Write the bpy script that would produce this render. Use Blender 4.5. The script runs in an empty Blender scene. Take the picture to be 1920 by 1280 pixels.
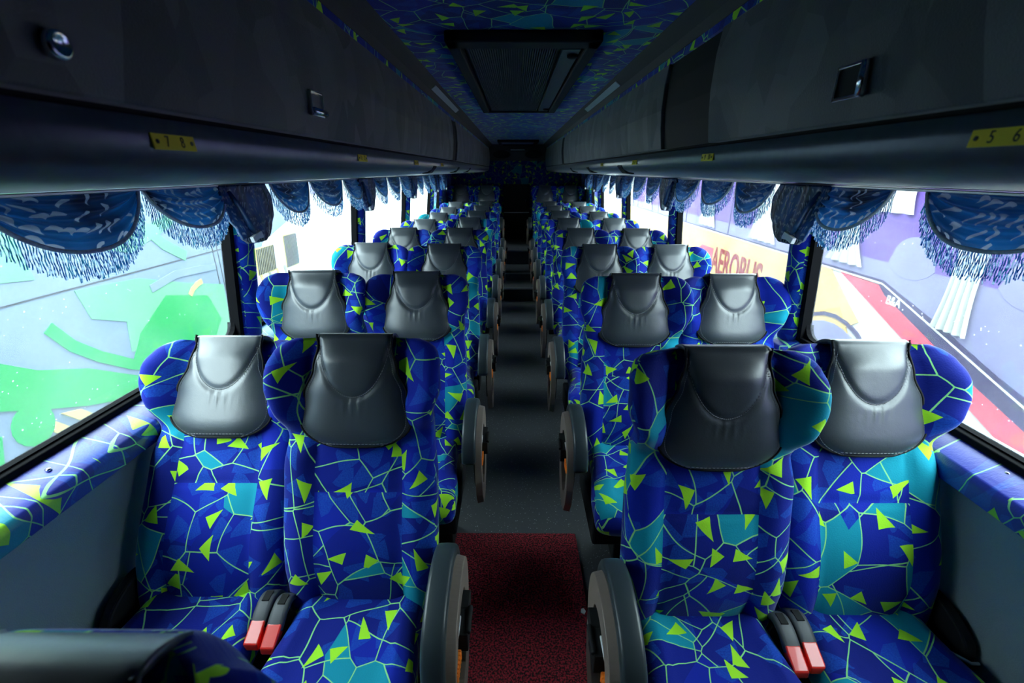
import bpy, bmesh, math, random
from mathutils import Vector, Matrix
random.seed(7)
D = bpy.data
C = bpy.context.scene.collection
sc = bpy.context.scene
PI = math.pi
EYE = 1.6

# ------------------------------------------------------------------ camera, sky, exposure
cam = D.cameras.new('camera'); cam.lens = 16.0; cam.sensor_width = 36.0; cam.clip_start = 0.02; cam.clip_end = 300
cam.dof.use_dof = True; cam.dof.focus_distance = 1.7; cam.dof.aperture_fstop = 4.5
camo = D.objects.new('camera', cam); C.objects.link(camo)
camo.location = (0, 0, EYE); camo.rotation_euler = (math.radians(90 - 20.56), 0, 0.0066)
sc.camera = camo

world = D.worlds.new('overcast_sky'); sc.world = world; world.use_nodes = True
bg = world.node_tree.nodes['Background']
bg.inputs[0].default_value = (0.79, 0.95, 0.98, 1); bg.inputs[1].default_value = 14.0
sc.view_settings.view_transform = 'Standard'; sc.view_settings.look = 'None'
sc.view_settings.gamma = 1; sc.view_settings.exposure = 0.0
sc.cycles.use_denoising = True
sc.cycles.max_bounces = 8; sc.cycles.diffuse_bounces = 5; sc.cycles.glossy_bounces = 4
sc.cycles.transparent_max_bounces = 24; sc.cycles.transmission_bounces = 6
sc.cycles.caustics_reflective = False; sc.cycles.caustics_refractive = False
sc.cycles.sample_clamp_indirect = 6

# ------------------------------------------------------------------ materials
def mat(name):
    m = D.materials.new(name); m.use_nodes = True
    nt = m.node_tree; p = nt.nodes['Principled BSDF']
    return m, nt, p
def nd(nt, t, **k):
    n = nt.nodes.new(t)
    for a, b in k.items():
        if a == 'ins':
            for i, v in b.items(): n.inputs[i].default_value = v
        else: setattr(n, a, b)
    return n
def math_(nt, op, a, b=None, c=None, clamp=False):
    n = nt.nodes.new('ShaderNodeMath'); n.operation = op; n.use_clamp = clamp
    for i, v in enumerate((a, b, c)):
        if v is None: continue
        if hasattr(v, 'is_linked'): nt.links.new(v, n.inputs[i])
        else: n.inputs[i].default_value = v
    return n.outputs[0]
def mixc(nt, f, a, b):
    n = nt.nodes.new('ShaderNodeMix'); n.data_type = 'RGBA'
    for i, v in ((0, f), (6, a), (7, b)):
        if hasattr(v, 'is_linked'): nt.links.new(v, n.inputs[i])
        else: n.inputs[i].default_value = v if i == 0 else (*v, 1)
    return n.outputs[2]
def simple(name, col, rough=.6, metal=0., spec=.5, sheen=0., bump=0., bscale=200, var=0., coat=0.):
    m, nt, p = mat(name)
    p.inputs['Roughness'].default_value = rough; p.inputs['Metallic'].default_value = metal
    p.inputs['Specular IOR Level'].default_value = spec
    p.inputs['Sheen Weight'].default_value = sheen; p.inputs['Coat Weight'].default_value = coat
    tc = nd(nt, 'ShaderNodeTexCoord')
    nz = nd(nt, 'ShaderNodeTexNoise'); nz.inputs['Scale'].default_value = bscale; nz.inputs['Detail'].default_value = 3
    nt.links.new(tc.outputs['Object'], nz.inputs['Vector'])
    dark = tuple(max(0, c * (1 - var)) for c in col); lite = tuple(min(1, c * (1 + var)) for c in col)
    nt.links.new(mixc(nt, nz.outputs[0], dark, lite), p.inputs['Base Color'])
    if bump > 0:
        b = nd(nt, 'ShaderNodeBump'); b.inputs['Strength'].default_value = bump; b.inputs['Distance'].default_value = .003
        nt.links.new(nz.outputs[0], b.inputs['Height']); nt.links.new(b.outputs[0], p.inputs['Normal'])
    return m

def fabric(name, scale=1.0, dim=1.0, rough=.8, spec=.25):
    """royal blue velour printed with lime darts, teal shards and a net of pale lines"""
    m, nt, p = mat(name)
    L = nt.links.new
    uv = nd(nt, 'ShaderNodeUVMap'); oi = nd(nt, 'ShaderNodeObjectInfo')
    off = nd(nt, 'ShaderNodeVectorMath', operation='MULTIPLY_ADD')
    L(oi.outputs['Location'], off.inputs[0]); off.inputs[1].default_value = (3.37, 2.91, 0); L(uv.outputs[0], off.inputs[2])
    sc_ = nd(nt, 'ShaderNodeVectorMath', operation='SCALE'); L(off.outputs[0], sc_.inputs[0]); sc_.inputs['Scale'].default_value = scale
    nz = nd(nt, 'ShaderNodeTexNoise', noise_dimensions='2D'); nz.inputs['Scale'].default_value = 5.5; nz.inputs['Detail'].default_value = 0
    L(sc_.outputs[0], nz.inputs['Vector'])
    wa = nd(nt, 'ShaderNodeVectorMath', operation='MULTIPLY_ADD')
    L(nz.outputs['Color'], wa.inputs[0]); wa.inputs[1].default_value = (.05, .05, 0); L(sc_.outputs[0], wa.inputs[2])
    V = wa.outputs[0]
    def vor(s, feat='F1', o=(0, 0, 0), rnd=1.0, src=None):
        a = nd(nt, 'ShaderNodeVectorMath', operation='ADD'); L(src or V, a.inputs[0]); a.inputs[1].default_value = o
        v = nd(nt, 'ShaderNodeTexVoronoi', voronoi_dimensions='2D', feature=feat)
        v.inputs['Scale'].default_value = s; v.inputs['Randomness'].default_value = rnd
        L(a.outputs[0], v.inputs['Vector']); return v, a.outputs[0]
    def sep(o):
        s = nd(nt, 'ShaderNodeSeparateXYZ'); L(o, s.inputs[0]); return s.outputs
    SA, SB = 8.0, 5.0
    A, _ = vor(SA); Ae, _ = vor(SA, 'DISTANCE_TO_EDGE')
    B, _ = vor(SB, o=(3.3, 1.7, 0)); Be, _ = vor(SB, 'DISTANCE_TO_EDGE', o=(3.3, 1.7, 0))
    ca = sep(A.outputs['Color']); cb = sep(B.outputs['Color'])
    la = math_(nt, 'LESS_THAN', Ae.outputs['Distance'], .0015 * SA)
    lb = math_(nt, 'LESS_THAN', Be.outputs['Distance'], .0015 * SB)
    lb = math_(nt, 'MULTIPLY', lb, math_(nt, 'GREATER_THAN', ca[2], .3))
    line = math_(nt, 'MAXIMUM', la, lb)
    teal = math_(nt, 'MULTIPLY', math_(nt, 'GREATER_THAN', ca[0], .62), math_(nt, 'GREATER_THAN', cb[0], .70))
    def darts(s, o, ln, wd, keep, src=None):
        v, vec = vor(s, o=o, rnd=.85, src=src)
        d = nd(nt, 'ShaderNodeVectorMath', operation='SUBTRACT'); L(vec, d.inputs[0]); L(v.outputs['Position'], d.inputs[1])
        c = sep(v.outputs['Color'])
        r = nd(nt, 'ShaderNodeVectorRotate', rotation_type='Z_AXIS'); L(d.outputs[0], r.inputs['Vector'])
        L(math_(nt, 'MULTIPLY', c[0], 6.283), r.inputs['Angle'])
        x, y, _ = sep(r.outputs[0])
        base = math_(nt, 'GREATER_THAN', y, -ln * .35)
        skew = math_(nt, 'ADD', x, math_(nt, 'MULTIPLY', y, .22))
        side = math_(nt, 'LESS_THAN', math_(nt, 'ABSOLUTE', skew), math_(nt, 'MULTIPLY', math_(nt, 'SUBTRACT', ln * .65, y), wd / ln))
        return math_(nt, 'MULTIPLY', math_(nt, 'MULTIPLY', base, side), math_(nt, 'LESS_THAN', c[1], keep))
    lime = darts(10.5, (1.1, 5.2, 0), .052, .019, .74)
    mid = darts(15.0, (7.1, 2.2, 0), .06, .04, .62)
    navy = (.0005, .006, .12); royal = (.0012, .018, .40)
    base = mixc(nt, math_(nt, 'MULTIPLY', cb[1], .75), royal, navy)
    grain = nd(nt, 'ShaderNodeTexNoise', noise_dimensions='2D'); grain.inputs['Scale'].default_value = 260; L(sc_.outputs[0], grain.inputs['Vector'])
    mg = math_(nt, 'MULTIPLY', mid, math_(nt, 'MULTIPLY', grain.outputs[0], .9))
    base = mixc(nt, mg, base, (.004, .10, .55))
    base = mixc(nt, teal, base, (.002, .30, .42))
    base = mixc(nt, line, base, (.30, .80, .28))
    base = mixc(nt, lime, base, (.42, .92, .03))
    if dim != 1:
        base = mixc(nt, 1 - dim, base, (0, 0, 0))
    L(base, p.inputs['Base Color'])
    p.inputs['Roughness'].default_value = rough; p.inputs['Specular IOR Level'].default_value = spec
    p.inputs['Sheen Weight'].default_value = .5; p.inputs['Sheen Roughness'].default_value = .3
    p.inputs['Sheen Tint'].default_value = (.75, .8, 1, 1)
    b = nd(nt, 'ShaderNodeBump'); b.inputs['Strength'].default_value = .25; b.inputs['Distance'].default_value = .002
    L(grain.outputs[0], b.inputs['Height']); L(b.outputs[0], p.inputs['Normal'])
    return m
FAB = fabric('printed_velour')
FABL = fabric('taut_printed_velour', 1.0, 1.0, .42, 1.0)
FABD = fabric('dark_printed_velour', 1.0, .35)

def facet_cloth():
    m, nt, p = mat('charcoal_facet_cloth'); L = nt.links.new
    tc = nd(nt, 'ShaderNodeTexCoord'); mp = nd(nt, 'ShaderNodeMapping'); mp.inputs['Scale'].default_value = (1, 4.6, 3.2)
    L(tc.outputs['Object'], mp.inputs[0])
    v = nd(nt, 'ShaderNodeTexVoronoi'); v.inputs['Scale'].default_value = 2.4; L(mp.outputs[0], v.inputs['Vector'])
    s = nd(nt, 'ShaderNodeSeparateXYZ'); L(v.outputs['Color'], s.inputs[0])
    L(mixc(nt, s.outputs[0], (.028, .033, .034), (.095, .10, .10)), p.inputs['Base Color'])
    L(math_(nt, 'MULTIPLY_ADD', s.outputs[1], .25, .5), p.inputs['Roughness'])
    nz = nd(nt, 'ShaderNodeTexNoise'); nz.inputs['Scale'].default_value = 400; L(tc.outputs['Object'], nz.inputs['Vector'])
    b = nd(nt, 'ShaderNodeBump'); b.inputs['Strength'].default_value = .3; b.inputs['Distance'].default_value = .002
    L(nz.outputs[0], b.inputs['Height']); L(b.outputs[0], p.inputs['Normal'])
    p.inputs['Sheen Weight'].default_value = .3
    return m
CLOTH = facet_cloth()
VAL = simple('charcoal_valance_cloth', (.085, .10, .105), .30, spec=.9, sheen=.2, bump=.15, bscale=60, var=.25)
COVE = simple('dark_grey_lining', (.05, .052, .055), .75, spec=.3, bump=.2)
BLACK = simple('black_plastic', (.010, .011, .012), .7, spec=.25)
RUBBER = simple('black_rubber', (.006, .006, .007), .95, spec=.08)
DGREY = simple('slate_plastic', (.035, .048, .055), .36)
BEIGE = simple('taupe_plastic', (.23, .18, .15), .5)
ORANGE = simple('orange_plastic', (.95, .22, .02), .4)
RED = simple('red_plastic', (.85, .03, .02), .3, coat=.5)
CHROME = simple('chrome', (.75, .76, .78), .16, metal=1)
ALU = simple('brushed_aluminium', (.5, .5, .5), .35, metal=1)
YEL = simple('yellow_plate', (.80, .62, .02), .5)
INK = simple('black_ink', (.01, .01, .01), .6)
WHITE = simple('white_plastic', (.8, .82, .82), .45)
PANEL = simple('grey_side_panel', (.26, .34, .36), .5, bump=.3, bscale=350, var=.08)
LENS = simple('lamp_cover', (.45, .5, .55), .3)
P_SKIN = simple('coach_skin', (.3, .32, .34), .6)
GREYLACE = simple('grey_webbing', (.05, .055, .065), .5)
STITCH = simple('grey_thread', (.28, .28, .28), .6)

def leather():
    m, nt, p = mat('charcoal_leather'); L = nt.links.new
    tc = nd(nt, 'ShaderNodeTexCoord')
    v = nd(nt, 'ShaderNodeTexVoronoi'); v.inputs['Scale'].default_value = 420; L(tc.outputs['Object'], v.inputs['Vector'])
    n2 = nd(nt, 'ShaderNodeTexNoise'); n2.inputs['Scale'].default_value = 14; n2.inputs['Detail'].default_value = 4; L(tc.outputs['Object'], n2.inputs['Vector'])
    b1 = nd(nt, 'ShaderNodeBump'); b1.inputs['Strength'].default_value = .12; b1.inputs['Distance'].default_value = .001; L(v.outputs['Distance'], b1.inputs['Height'])
    b2 = nd(nt, 'ShaderNodeBump'); b2.inputs['Strength'].default_value = .25; b2.inputs['Distance'].default_value = .006; L(n2.outputs[0], b2.inputs['Height']); L(b1.outputs[0], b2.inputs['Normal'])
    L(b2.outputs[0], p.inputs['Normal'])
    p.inputs['Base Color'].default_value = (.05, .06, .068, 1); p.inputs['Roughness'].default_value = .38
    p.inputs['Specular IOR Level'].default_value = .75
    p.inputs['Coat Weight'].default_value = .5; p.inputs['Coat Roughness'].default_value = .32
    return m
LEATHER = leather()

def glassmat():
    m, nt, p = mat('window_glass'); L = nt.links.new
    nt.nodes.remove(p); out = nt.nodes['Material Output']
    t = nd(nt, 'ShaderNodeBsdfTransparent'); t.inputs[0].default_value = (.90, .97, .98, 1)
    g = nd(nt, 'ShaderNodeBsdfGlossy'); g.inputs['Roughness'].default_value = .02
    fc = nd(nt, 'ShaderNodeLayerWeight'); fc.inputs[0].default_value = .5
    fr = math_(nt, 'MULTIPLY_ADD', math_(nt, 'POWER', fc.outputs['Facing'], 5), .55, .045)
    mx = nd(nt, 'ShaderNodeMixShader'); L(fr, mx.inputs[0]); L(t.outputs[0], mx.inputs[1]); L(g.outputs[0], mx.inputs[2])
    tr = nd(nt, 'ShaderNodeBsdfTranslucent'); tr.inputs[0].default_value = (.85, .92, 1, 1)
    tc = nd(nt, 'ShaderNodeTexCoord')
    n1 = nd(nt, 'ShaderNodeTexNoise'); n1.inputs['Scale'].default_value = 3; n1.inputs['Detail'].default_value = 6; L(tc.outputs['Object'], n1.inputs['Vector'])
    v = nd(nt, 'ShaderNodeTexVoronoi'); v.inputs['Scale'].default_value = 70; L(tc.outputs['Object'], v.inputs['Vector'])
    sx = nd(nt, 'ShaderNodeSeparateXYZ'); L(v.outputs['Color'], sx.inputs[0])
    spot = math_(nt, 'LESS_THAN', v.outputs['Distance'], math_(nt, 'MULTIPLY_ADD', sx.outputs[0], .25, -.08))
    dirt = math_(nt, 'MULTIPLY_ADD', n1.outputs[0], .14, -.03, clamp=True)
    dirt = math_(nt, 'ADD', dirt, math_(nt, 'MULTIPLY', spot, .25), clamp=True)
    mx2 = nd(nt, 'ShaderNodeMixShader'); L(dirt, mx2.inputs[0]); L(mx.outputs[0], mx2.inputs[1]); L(tr.outputs[0], mx2.inputs[2])
    L(mx2.outputs[0], out.inputs[0])
    return m
GLASS = glassmat()

def floor_mat():
    m, nt, p = mat('speckled_vinyl'); L = nt.links.new
    tc = nd(nt, 'ShaderNodeTexCoord')
    v = nd(nt, 'ShaderNodeTexVoronoi'); v.inputs['Scale'].default_value = 130; L(tc.outputs['Object'], v.inputs['Vector'])
    sx = nd(nt, 'ShaderNodeSeparateXYZ'); L(v.outputs['Color'], sx.inputs[0])
    sp = math_(nt, 'LESS_THAN', v.outputs['Distance'], math_(nt, 'MULTIPLY_ADD', sx.outputs[0], .7, -.40))
    nz = nd(nt, 'ShaderNodeTexNoise'); nz.inputs['Scale'].default_value = 3; L(tc.outputs['Object'], nz.inputs['Vector'])
    base = mixc(nt, nz.outputs[0], (.035, .04, .044), (.065, .072, .078))
    L(mixc(nt, sp, base, (.3, .33, .36)), p.inputs['Base Color']); p.inputs['Roughness'].default_value = .55
    return m
FLOORM = floor_mat()
def carpet_mat():
    m, nt, p = mat('red_loop_carpet'); L = nt.links.new
    tc = nd(nt, 'ShaderNodeTexCoord')
    nz = nd(nt, 'ShaderNodeTexNoise'); nz.inputs['Scale'].default_value = 150; nz.inputs['Detail'].default_value = 4; L(tc.outputs['Object'], nz.inputs['Vector'])
    f = math_(nt, 'MULTIPLY_ADD', nz.outputs[0], 5, -2.1, clamp=True)
    L(mixc(nt, f, (.012, .002, .004), (.42, .016, .04)), p.inputs['Base Color'])
    b = nd(nt, 'ShaderNodeBump'); b.inputs['Strength'].default_value = 1; b.inputs['Distance'].default_value = .01; L(nz.outputs[0], b.inputs['Height']); L(b.outputs[0], p.inputs['Normal'])
    p.inputs['Roughness'].default_value = .95
    return m
CARPET = carpet_mat()

def curtain_mat():
    m, nt, p = mat('blue_leaf_satin'); L = nt.links.new
    uv = nd(nt, 'ShaderNodeUVMap')
    v = nd(nt, 'ShaderNodeTexVoronoi', voronoi_dimensions='2D'); v.inputs['Scale'].default_value = 24; v.inputs['Randomness'].default_value = .6; L(uv.outputs[0], v.inputs['Vector'])
    s = nd(nt, 'ShaderNodeSeparateXYZ'); L(v.outputs['Color'], s.inputs[0])
    nz = nd(nt, 'ShaderNodeTexNoise', noise_dimensions='2D'); nz.inputs['Scale'].default_value = 3.5; L(uv.outputs[0], nz.inputs['Vector'])
    d = nd(nt, 'ShaderNodeVectorMath', operation='SUBTRACT'); L(uv.outputs[0], d.inputs[0]); L(v.outputs['Position'], d.inputs[1])
    r = nd(nt, 'ShaderNodeVectorRotate', rotation_type='Z_AXIS'); L(d.outputs[0], r.inputs['Vector']); L(math_(nt, 'MULTIPLY', nz.outputs[0], 9), r.inputs['Angle'])
    q = nd(nt, 'ShaderNodeSeparateXYZ'); L(r.outputs[0], q.inputs[0])
    ex = math_(nt, 'POWER', math_(nt, 'MULTIPLY', math_(nt, 'ABSOLUTE', math_(nt, 'ADD', q.outputs[0], math_(nt, 'MULTIPLY', math_(nt, 'MULTIPLY', q.outputs[1], q.outputs[1]), 18))), 150), 2)
    ey = math_(nt, 'POWER', math_(nt, 'MULTIPLY', math_(nt, 'ABSOLUTE', q.outputs[1]), 40), 2)
    leaf = math_(nt, 'MULTIPLY', math_(nt, 'LESS_THAN', math_(nt, 'ADD', ex, ey), 1), math_(nt, 'GREATER_THAN', s.outputs[1], .3))
    base = mixc(nt, math_(nt, 'MULTIPLY_ADD', nz.outputs[0], 5, -2, clamp=True), (.002, .008, .035), (.006, .09, .28))
    base = mixc(nt, leaf, base, (.22, .27, .36))
    L(base, p.inputs['Base Color']); p.inputs['Roughness'].default_value = .35; p.inputs['Sheen Weight'].default_value = .2
    out = nt.nodes['Material Output']
    t = nd(nt, 'ShaderNodeBsdfTranslucent'); L(base, t.inputs[0])
    mx = nd(nt, 'ShaderNodeMixShader'); mx.inputs[0].default_value = .25; L(p.outputs[0], mx.inputs[1]); L(t.outputs[0], mx.inputs[2]); L(mx.outputs[0], out.inputs[0])
    return m
CURT = curtain_mat()
def fringe_mat():
    m, nt, p = mat('fringe_thread'); L = nt.links.new
    tc = nd(nt, 'ShaderNodeTexCoord')
    n = nd(nt, 'ShaderNodeTexNoise'); n.inputs['Scale'].default_value = 95; n.inputs['Detail'].default_value = 1; L(tc.outputs['Object'], n.inputs['Vector'])
    n2 = nd(nt, 'ShaderNodeTexNoise'); n2.inputs['Scale'].default_value = 31; L(tc.outputs['Object'], n2.inputs['Vector'])
    c = mixc(nt, math_(nt, 'MULTIPLY_ADD', n.outputs[0], 6, -2.8, clamp=True), (.01, .17, .42), (.75, .88, .95))
    c = mixc(nt, math_(nt, 'MULTIPLY_ADD', n2.outputs[0], 5, -2.7, clamp=True), c, (.03, .38, .50))
    L(c, p.inputs['Base Color']); p.inputs['Roughness'].default_value = .6
    out = nt.nodes['Material Output']
    t = nd(nt, 'ShaderNodeBsdfTranslucent'); L(c, t.inputs[0])
    mx = nd(nt, 'ShaderNodeMixShader'); mx.inputs[0].default_value = .6; L(p.outputs[0], mx.inputs[1]); L(t.outputs[0], mx.inputs[2]); L(mx.outputs[0], out.inputs[0])
    return m
FRINGE = fringe_mat()
BRAID = simple('grey_braid', (.42, .48, .52), .6, var=.5, bscale=150)
ORIB = simple('curtain_tie_blue', (.005, .05, .15), .4)

# ------------------------------------------------------------------ mesh helpers
def link(o, parent=None, loc=None):
    C.objects.link(o)
    if parent is not None: o.parent = parent
    if loc is not None: o.location = loc
    return o
def tag(o, label=None, cat=None, group=None, kind=None):
    if label: o['label'] = label
    if cat: o['category'] = cat
    if group: o['group'] = group
    if kind: o['kind'] = kind
    return o
def empty(name, loc=(0, 0, 0), rz=0):
    o = D.objects.new(name, None); o.location = loc; o.rotation_euler = (0, 0, rz); o.empty_display_size = .1
    return link(o)
class MB:
    def __init__(s): s.v = []; s.f = []
    def add(s, vs, fs):
        b = len(s.v); s.v += [tuple(v) for v in vs]; s.f += [tuple(b + i for i in f) for f in fs]; return s
    def box(s, x0, x1, y0, y1, z0, z1):
        return s.add([(x0,y0,z0),(x1,y0,z0),(x1,y1,z0),(x0,y1,z0),(x0,y0,z1),(x1,y0,z1),(x1,y1,z1),(x0,y1,z1)],
                     [(0,3,2,1),(4,5,6,7),(0,1,5,4),(1,2,6,5),(2,3,7,6),(3,0,4,7)])
    def prism(s, pts, axis, a, b):
        """pts: 2-D outline; extruded along axis from a to b"""
        n = len(pts)
        def mk(p, t): return {'x': (t, p[0], p[1]), 'y': (p[0], t, p[1]), 'z': (p[0], p[1], t)}[axis]
        vs = [mk(p, a) for p in pts] + [mk(p, b) for p in pts]
        return s.add(vs, [tuple(range(n))[::-1], tuple(range(n, 2 * n))] + [(i, (i + 1) % n, n + (i + 1) % n, n + i) for i in range(n)])
    def tube(s, path, r, n=8, flat=1.0):
        path = [Vector(p) for p in path]; rings = []
        up = Vector((0, 0, 1))
        for i, p in enumerate(path):
            t = (path[min(i + 1, len(path) - 1)] - path[max(i - 1, 0)])
            if t.length < 1e-9: t = Vector((0, 1, 0))
            t.normalize()
            a = t.cross(up)
            if a.length < 1e-3: a = t.cross(Vector((1, 0, 0)))
            a.normalize(); b = a.cross(t)
            rr = r[i] if isinstance(r, (list, tuple)) else r
            rings.append([p + a * rr * math.cos(k / n * 2 * PI) + b * rr * flat * math.sin(k / n * 2 * PI) for k in range(n)])
        vs = [v for ring in rings for v in ring]; fs = []
        for i in range(len(path) - 1):
            for k in range(n):
                fs.append((i * n + k, i * n + (k + 1) % n, (i + 1) * n + (k + 1) % n, (i + 1) * n + k))
        fs += [tuple(range(n))[::-1], tuple(range((len(path) - 1) * n, len(path) * n))]
        return s.add(vs, fs)
    def rings(s, rings, cap=True):
        n = len(rings[0]); vs = [v for r in rings for v in r]; fs = []
        for i in range(len(rings) - 1):
            for k in range(n):
                fs.append((i * n + k, i * n + (k + 1) % n, (i + 1) * n + (k + 1) % n, (i + 1) * n + k))
        if cap: fs += [tuple(range(n))[::-1], tuple(range((len(rings) - 1) * n, len(rings) * n))]
        return s.add(vs, fs)
    def grid(s, fn, nu, nv):
        vs = [fn(i / nu, j / nv) for j in range(nv + 1) for i in range(nu + 1)]
        return s.add(vs, [(j*(nu+1)+i, j*(nu+1)+i+1, (j+1)*(nu+1)+i+1, (j+1)*(nu+1)+i) for j in range(nv) for i in range(nu)])
    def mesh(s, name, m, smooth=False, bevel=0., fix=True, uv=None, seg=2):
        me = D.meshes.new(name); me.from_pydata(s.v, [], s.f); me.update()
        bm = bmesh.new(); bm.from_mesh(me)
        if fix: bmesh.ops.recalc_face_normals(bm, faces=bm.faces)
        if bevel > 0:
            es = [e for e in bm.edges if len(e.link_faces) == 2 and e.calc_face_angle(0) > .5]
            bmesh.ops.bevel(bm, geom=es, offset=bevel, segments=seg, profile=.5, affect='EDGES', clamp_overlap=True)
        for f in bm.faces: f.smooth = smooth
        if uv:
            l = bm.loops.layers.uv.new('UVMap')
            for f in bm.faces:
                n = f.normal; c = f.calc_center_median()
                for lp in f.loops: lp[l].uv = uv(lp.vert.co, n, c)
        bm.to_mesh(me); bm.free()
        if m: me.materials.append(m)
        return me
    def obj(s, name, m, parent=None, loc=None, **k):
        return link(D.objects.new(name, s.mesh(name, m, **k)), parent, loc)
def uv_box(yf=0.0):
    def f(p, n, c):
        a = [abs(n.x), abs(n.y), abs(n.z)]; i = a.index(max(a))
        if i == 1: return (p.x, p.z)
        if i == 0: return (math.copysign(abs(p.x) , p.x) + math.copysign(p.y - yf, c.x), p.z)
        return (p.x, p.z + (p.y - yf))
    return f
def lerp_tab(tab, t):
    if t <= tab[0][0]: return tab[0][1]
    for (a, va), (b, vb) in zip(tab, tab[1:]):
        if t <= b:
            k = (t - a) / (b - a); k = k * k * (3 - 2 * k); return va + (vb - va) * k
    return tab[-1][1]
def sst(x): x = max(0., min(1., x)); return x * x * (3 - 2 * x)
def struct(o): o['kind'] = 'structure'; return o

# ------------------------------------------------------------------ bus shell
AX = .041                                   # the aisle axis sits a little to the right of the eye
YF, YB = -1.5, 8.9                          # front and rear ends of what is built
def wx(side, z):                            # inner face of the glass line, the walls lean in
    base, low = (1.08, 1.15) if side < 0 else (1.125, 1.175)
    return side * (base + (low - base) * (EYE - z) / .66)

struct(MB().box(-1.35, 1.35, YF, YB, -.1, 0).obj('floor', FLOORM))
carpet = tag(MB().box(-.345, .285, -.6, 1.68, .001, .014).obj('carpet', CARPET, bevel=.004),
             'dark red loop carpet runner on the aisle floor between the first seats', 'carpet')
# steps at the rear of the aisle
for k, (y0, z0, z1) in enumerate(((5.8, 0, .16), (6.3, .16, .26), (6.92, .26, .47))):
    st = struct(MB().box(-.24, .32, y0, YB, z0 + .001, z1).obj('floor_step', FLOORM, bevel=.006))
    MB().box(-.24, .32, y0 - .012, y0 + .03, z1 - .012, z1 + .006).obj('step_nosing', ALU, st, bevel=.003)
struct(MB().box(-1.12, -.241, 7.35, YB, .001, .17).obj('floor_platform', FLOORM))
struct(MB().box(.321, 1.15, 7.35, YB, .001, .17).obj('floor_platform', FLOORM))

struct(MB().box(AX - .434, AX + .434, YF, 8.86, 2.02, 2.06).obj('ceiling', FAB, uv=lambda p, n, c: (p.x, p.y)))
struct(MB().box(-1.4, 1.4, YF, YB + .1, 2.10, 2.14).obj('trim_roof', BLACK))

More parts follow.
